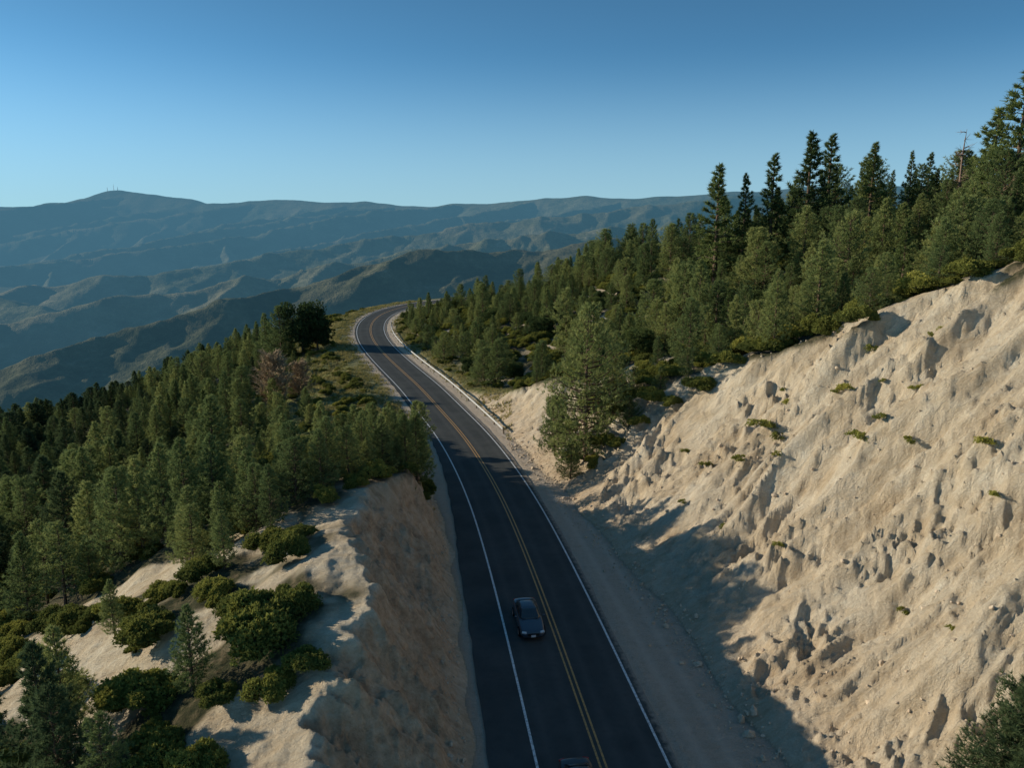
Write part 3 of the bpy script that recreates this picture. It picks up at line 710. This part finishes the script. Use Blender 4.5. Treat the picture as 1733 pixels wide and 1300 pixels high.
for x,y,z,d,b in zip(gx,gyv,gz,gD,gB):
    u,v,dep=proj(x,y,z+1)
    if u<-60 or u>1800 or v>1380: continue
    if d>0:
        if b>.05 or d<6.6 or (y<78 and d<24) or (y<92 and d<9.5): continue
        if outcf(x,y)>.3 and rng.random()<.85: continue
        if rng.random()<.12: continue
        r=rng.uniform(.8,2.2)
        if d<12:r*=.6
    else:
        if -d<8.5 or b>.3: continue
        if y<52:
            if -d<16.5 or rng.random()<.78: continue
            r=rng.uniform(.4,1.2)
        elif y>85 and -d<22:
            if rng.random()<.25 or -d<6.3: continue
            r=rng.uniform(.4,1.5)
            if -d<9: r*=.5
        else:
            if rng.random()<.4: continue
            r=rng.uniform(.8,1.7)
        if x<-24 and 50<y<58 and rng.random()<.7: continue
    shr.append((r/dep,x,y,z,r,rng.uniform(0,6.28),'u' if y>52 or d>0 else 'b'))
for (x,y,r,t) in sl: 
    shr.append((9 if t=='b' else 5,x,y,H(x,y)[0],r,rng.uniform(0,6.28),t))
shr.sort(reverse=True,key=lambda a:a[0])
so=[]
for i,(q,x,y,z,r,ro,t) in enumerate(shr[:294]):
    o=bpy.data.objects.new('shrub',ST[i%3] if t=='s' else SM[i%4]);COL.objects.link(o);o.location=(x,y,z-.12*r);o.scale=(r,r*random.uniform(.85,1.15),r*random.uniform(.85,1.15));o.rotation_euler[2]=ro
    o['label']={'b':LB,'s':LS,'u':LU}[t];o['category']='shrub';o['group']={'b':'manzanita shrubs on the sandy ridge','s':'shrubs on the eroded slope','u':'chaparral shrubs in the forest'}[t]
    if i<4: so.append(o)
rs=shr[294:]
if rs:
    kk=['a','b','c','d']
    gn_scatter('chaparral',[(0,x,y,z-.12*r,r,kk[i%4],1.,ro) for i,(q,x,y,z,r,ro,t) in enumerate(rs)],kk,{k:[so[j]] for j,k in enumerate(kk)},kind='stuff',label='chaparral undergrowth between the forest pines',category='undergrowth')

# ------------------------------------------------------------------ grass and rocks
n=42000
ia=rng.integers(0,len(C),n);side=rng.random(n)<.8
lat=np.where(side,-rng.uniform(4.6,17,n),rng.uniform(5.6,9.5,n))
p=C[ia]+Nr[ia]*lat[:,None]+rng.normal(size=(n,2))*.7
ok=(p[:,1]>88)&(p[:,1]<262)&(p[:,0]<0)
ok|=(p[:,1]>60)&(p[:,1]<=88)&(lat<-9)
p=p[ok];dd=road_dist(p[:,0],p[:,1]);ok=(dd<-np.interp(p[:,1],[60,95,150],[6.3,4.7,4.3]))|(dd>4.8);p=p[ok]
nn=fbm(p[:,0]/4,p[:,1]/4,3,301);ok=nn>-.16;p=p[ok];nn=nn[ok]
pz=H(p[:,0],p[:,1])
V,F,s=tufts(np.column_stack([p,pz]),np.tile([0,0,1.],(len(p),1)),7,.5,.035,.45,rng,.5+nn*1.2)
add_obj('dry_grass',mk_mesh('dry_grass',V,F,floats={'shade':s}),M_GRS,kind='stuff',label='dry yellow grass tufts on the road verge',category='grass')
ico=[];ph=(1+5**.5)/2
for a in (-1,1):
    for b in (-ph,ph): ico+=[(a,b,0),(0,a,b),(b,0,a)]
ico=unit(np.array(ico,float))
hf=[]
for a,b,c in itertools.combinations(range(12),3):
    if max(np.linalg.norm(ico[a]-ico[b]),np.linalg.norm(ico[b]-ico[c]),np.linalg.norm(ico[a]-ico[c]))<1.1:
        nrm=np.cross(ico[b]-ico[a],ico[c]-ico[a]);hf.append((a,b,c) if nrm.dot(ico[a])>0 else (a,c,b))
hf=np.array(hf)
n=3600
yy=rng.uniform(30,96,n);cx=np.interp(yy,RC[:200,1],RC[:200,0])
ff=footR_(yy);lt=ff+rng.normal(size=n)*.8-.1
k=rng.random(n)<.4;lt=np.where(k,ff+rng.uniform(1,24,n),lt)
k2=rng.random(n)<.2;lt=np.where(k2,-6.6-rng.random(n)*1.2,lt)
ok=(lt>4.5)|(lt<-6.2)
xx=(cx+lt)[ok];yy=yy[ok];zz=H(xx,yy)
sz=np.exp(rng.normal(size=len(xx))*.55)*.055
P=ico[None]*(1+rng.normal(size=(len(xx),12,1))*.18)*(sz[:,None,None]*rng.uniform(.6,1.2,(len(xx),1,3)))
P=P+np.stack([xx,yy,zz+sz*.3],1)[:,None,:]
F=(hf[None]+(np.arange(len(xx))*12)[:,None,None]).reshape(-1,3)
add_obj('loose_rocks',mk_mesh('loose_rocks',P.reshape(-1,3),F),M_ROCK,kind='stuff',label='loose sandstone rocks scattered below the cut slope',category='rocks')

# ------------------------------------------------------------------ radio masts on the peak
M_MAST=mat_simple('steel_mast',(.45,.45,.45),.5,.5)
def mast(x,y,h):
    z=far_height(np.array([float(x)]),np.array([float(y)]))[0]
    parts=[]
    for a in range(3):
        an=a*2.094;parts.append(cone_tube([(4*math.cos(an),4*math.sin(an),-8),(1.2*math.cos(an),1.2*math.sin(an),h)],[.9,.7],4))
    for q in range(8):
        f=q/8;r=4-2.8*f
        for a in range(3):
            a1=a*2.094;a2=(a+1)*2.094
            parts.append(cone_tube([(r*math.cos(a1),r*math.sin(a1),h*f),((r-.3)*math.cos(a2),(r-.3)*math.sin(a2),h*(f+.12))],[.4,.4],3))
    parts.append(cone_tube([(0,0,h),(0,0,h*1.25)],[.6,.3],4))
    v,f=join(parts);o=add_obj('radio_mast',mk_mesh('radio_mast',v,f),M_MAST,label='slender lattice radio mast on the mountain summit',category='radio mast',group='radio masts on the summit');o.location=(x,y,z)
for m in ((-4680,9380,42),(-4610,9390,62),(-4560,9380,40)): mast(*m)

# ------------------------------------------------------------------ cars
M_CAR=NT('car_paint_slate');_p=M_CAR.bsdf((.035,.055,.078),.32,.45,metal=.15);_p.inputs['Coat Weight'].default_value=.6;M_CAR=M_CAR.done(_p)
M_CAR2=NT('car_paint_charcoal');_p=M_CAR2.bsdf((.025,.03,.034),.35,.4,metal=.1);_p.inputs['Coat Weight'].default_value=.5;M_CAR2=M_CAR2.done(_p)
M_GL=mat_simple('tinted_glass',(.01,.013,.016),.06,.9);M_TY=mat_simple('tyre_rubber',(.015,.015,.015),.9,.1);M_RIM=mat_simple('alloy_rim',(.4,.4,.42),.3,.5,.8)
M_HL=mat_simple('headlight_lens',(.55,.58,.6),.1,.8);M_TL=mat_simple('tail_light_lens',(.3,.01,.01),.15,.6);M_PL=mat_simple('license_plate_white',(.7,.7,.7),.5,.3);M_TRIM=mat_simple('black_trim',(.012,.012,.012),.5,.3)
def loft(secs):
    secs=np.array(secs);ns,npn,_=secs.shape;V=secs.reshape(-1,3);F=[]
    for i in range(ns-1):
        for j in range(npn): F.append((i*npn+j,i*npn+(j+1)%npn,(i+1)*npn+(j+1)%npn,(i+1)*npn+j))
    me=bpy.data.meshes.new('loft');me.from_pydata([tuple(v) for v in V],[],[tuple(f) for f in F]+[tuple(range(npn))[::-1],tuple(range((ns-1)*npn,ns*npn))])
    bm=bmesh.new();bm.from_mesh(me);bmesh.ops.recalc_face_normals(bm,faces=bm.faces);bm.to_mesh(me);bm.free();me.shade_smooth();return me
def sub(o,l=2):
    m=o.modifiers.new('s','SUBSURF');m.levels=l;m.render_levels=l
def make_car(x,y,ang,paint,label):
    e=bpy.data.objects.new('car',None);COL.objects.link(e);e.location=(x,y,.01);e.rotation_euler[2]=ang;e.scale=(.95,.95,.95);e['label']=label;e['category']='car';e['group']='dark sedans driving on the road'
    st=[(-2.33,.60,.60,.34),(-2.28,.74,.66,.24),(-2.05,.85,.75,.2),(-1.5,.90,.85,.2),(-.95,.91,.94,.2),(0,.92,.97,.2),(1.,.92,.99,.2),(1.6,.90,1.02,.2),(2.1,.85,1.0,.22),(2.27,.78,.93,.26),(2.33,.62,.8,.36)]
    secs=[]
    for yy,w,zt,zb in st:
        h=[(0,zb),(w*.8,zb),(w*.97,zb+.1),(w,(zb+zt)/2),(w*.96,zt-.13),(w*.85,zt-.03),(w*.5,zt+.015),(0,zt+.03)]
        secs.append([(a,yy,b) for a,b in h]+[(-a,yy,b) for a,b in h[-2:0:-1]])
    b=add_obj('body',loft(secs),paint,e);sub(b)
    cs=[(-.98,.76,.93,.02),(-.2,.7,.93,.44),(.1,.7,.93,.49),(.85,.7,.93,.48),(1.15,.72,.93,.40),(1.75,.74,.96,.04)]
    secs=[]
    for yy,w,z0,hh in cs:
        k=w-.17*(hh/.5)
        h=[(0,z0-.05),(w+.04,z0-.05),(w+.02,z0),((w+k)/2+.01,z0+hh*.5),(k,z0+hh*.92),(k*.75,z0+hh),(0,z0+hh+.02)]
        secs.append([(a,yy,c) for a,c in h]+[(-a,yy,c) for a,c in h[-2:0:-1]])
    r=add_obj('roof',loft(secs),paint,e);sub(r)
    def panel(name,q,mat,par=e):
        q=[Vector(v) for v in q];nr=8;nc2=8;V=[]
        for i in range(nr):
            for j in range(nc2):
                s=i/(nr-1);t=j/(nc2-1);V.append(tuple((q[0]*(1-s)+q[3]*s)*(1-t)+(q[1]*(1-s)+q[2]*s)*t))
        me=mk_mesh(name,V,grid_faces(nr,nc2),True);me.materials.append(mat)
        o=bpy.data.objects.new(name,me);COL.objects.link(o);o.parent=par
        so2=o.modifiers.new('t','SOLIDIFY');so2.thickness=.02;so2.offset=0;return o
    panel('windshield',[(-.68,-.93,1.0),(.68,-.93,1.0),(.53,-.2,1.395),(-.53,-.2,1.395)],M_GL)
    panel('rear_window',[(-.64,1.68,1.04),(.64,1.68,1.04),(.52,1.1,1.365),(-.52,1.1,1.365)],M_GL)
    for s in (-1,1):
        panel('side_window',[(s*.775,-.72,1.0),(s*.775,.28,1.0),(s*.60,.2,1.34),(s*.61,-.15,1.32)],M_GL)
        panel('side_window',[(s*.775,.36,1.0),(s*.765,1.35,1.02),(s*.60,.98,1.31),(s*.60,.3,1.34)],M_GL)
        v,f=box(.16,.1,.12,s*1.0,-.62,1.0);o=add_obj('side_mirror',mk_mesh('side_mirror',v,f),paint,e);bv=o.modifiers.new('b','BEVEL');bv.width=.03;bv.segments=3
        for yy,nm,mt,zz in ((-2.2,'headlight',M_HL,.62),(2.24,'tail_light',M_TL,.83)):
            v,f=box(.34,.2,.13,0,0,0);o=add_obj(nm,mk_mesh(nm,v,f),mt,e);o.location=(s*.62,yy,zz);o.rotation_euler[2]=s*(.35 if yy<0 else -.3);bv=o.modifiers.new('b','BEVEL');bv.width=.045;bv.segments=3
        for yy in (-1.42,1.4):
            w=bpy.data.objects.new('wheel',None);COL.objects.link(w);w.parent=e;w.location=(s*.83,yy,.33)
            def ring(prof,mat,nm):
                ns=28;V=[];F=[]
                for i in range(ns):
                    a=2*math.pi*i/ns
                    for (xx_,rr_) in prof: V.append((xx_*s,rr_*math.cos(a),rr_*math.sin(a)))
                m=len(prof)
                for i in range(ns):
                    for j in range(m-1): F.append((i*m+j,i*m+j+1,((i+1)%ns)*m+j+1,((i+1)%ns)*m+j))
                add_obj(nm,mk_mesh(nm,V,F,True),mat,w)
            ring([(-.1,.2),(-.11,.3),(-.08,.33),(.08,.33),(.11,.3),(.105,.22)],M_TY,'tyre')
            ring([(.105,.22),(.07,.2),(.05,.1),(.09,.03),(.09,.001)],M_RIM,'rim')
    v,f=box(.8,.06,.16,0,-2.325,.5);add_obj('grille',mk_mesh('grille',v,f),M_TRIM,e)
    v,f=box(.31,.02,.15,0,-2.37,.42);add_obj('license_plate',mk_mesh('license_plate',v,f),M_PL,e)
    return e
def lane(yq,l):
    i=np.argmin(np.abs(C[:,1]-yq));p=C[i]+Nr[i]*l;return p[0],p[1],math.atan2(Tn[i][1],Tn[i][0])-math.pi/2
x,y,a=lane(49,-1.65);make_car(x,y,a,M_CAR,'dark slate blue sedan driving on shaded asphalt')
x,y,a=lane(32.,-1.65);make_car(x,y+.4,a,M_CAR2,'dark charcoal sedan following along the road')

# ------------------------------------------------------------------ light, sky, camera
EL=math.radians(16);AZ=math.radians(-79)
sd=Vector((math.sin(AZ)*math.cos(EL),math.cos(AZ)*math.cos(EL),math.sin(EL)))
sl_=bpy.data.lights.new('sun','SUN');sl_.energy=5.;sl_.angle=math.radians(.6);sl_.color=(1,.885,.70)
so_=bpy.data.objects.new('sun',sl_);COL.objects.link(so_);so_.rotation_euler=(-sd).to_track_quat('-Z','Y').to_euler()
w=bpy.data.worlds.new('World');scene.world=w;w.use_nodes=True;nt=w.node_tree;nt.nodes.clear()
sky=nt.nodes.new('ShaderNodeTexSky');sky.sky_type='NISHITA';sky.sun_disc=False;sky.sun_elevation=EL;sky.sun_rotation=AZ;sky.altitude=1200;sky.air_density=1.;sky.dust_density=1.;sky.ozone_density=2.5
tc=nt.nodes.new('ShaderNodeTexCoord');mp_=nt.nodes.new('ShaderNodeMapping');mp_.inputs['Scale'].default_value=(1,1,2.2);mp_.inputs['Location'].default_value=(0,0,.10)
nt.links.new(tc.outputs['Generated'],mp_.inputs[0]);nt.links.new(mp_.outputs[0],sky.inputs[0])
mx=nt.nodes.new('ShaderNodeMix');mx.data_type='RGBA';mx.blend_type='MULTIPLY';mx.inputs[0].default_value=1;mx.inputs[7].default_value=(.84,1.22,1.12,1)
nt.links.new(sky.outputs[0],mx.inputs[6])
gm=nt.nodes.new('ShaderNodeGamma');gm.inputs[1].default_value=1.16;nt.links.new(mx.outputs[2],gm.inputs[0])
# pale haze layer hugging the horizon in every direction
sx=nt.nodes.new('ShaderNodeSeparateXYZ');nt.links.new(tc.outputs['Generated'],sx.inputs[0])
mr=nt.nodes.new('ShaderNodeMapRange');mr.interpolation_type='SMOOTHSTEP';mr.inputs[1].default_value=-.02;mr.inputs[2].default_value=.2;mr.inputs[3].default_value=.85;mr.inputs[4].default_value=0
nt.links.new(sx.outputs[2],mr.inputs[0])
m2=nt.nodes.new('ShaderNodeMix');m2.data_type='RGBA';nt.links.new(mr.outputs[0],m2.inputs[0]);nt.links.new(gm.outputs[0],m2.inputs[6]);m2.inputs[7].default_value=(2.3,3.5,4.0,1)
bg=nt.nodes.new('ShaderNodeBackground');bg.inputs[1].default_value=.15;nt.links.new(m2.outputs[2],bg.inputs[0])
wo=nt.nodes.new('ShaderNodeOutputWorld');nt.links.new(bg.outputs[0],wo.inputs[0])
cam=bpy.data.cameras.new('camera');cam.lens=27.7;cam.sensor_width=36;cam.clip_start=.5;cam.clip_end=40000
co=bpy.data.objects.new('camera',cam);COL.objects.link(co);co.location=(0,0,CAMZ);co.rotation_euler=(math.pi/2-PIT,0,0);scene.camera=co
scene.view_settings.view_transform='Standard';scene.view_settings.look='None';scene.view_settings.exposure=0
print('done',time.time()-T0)
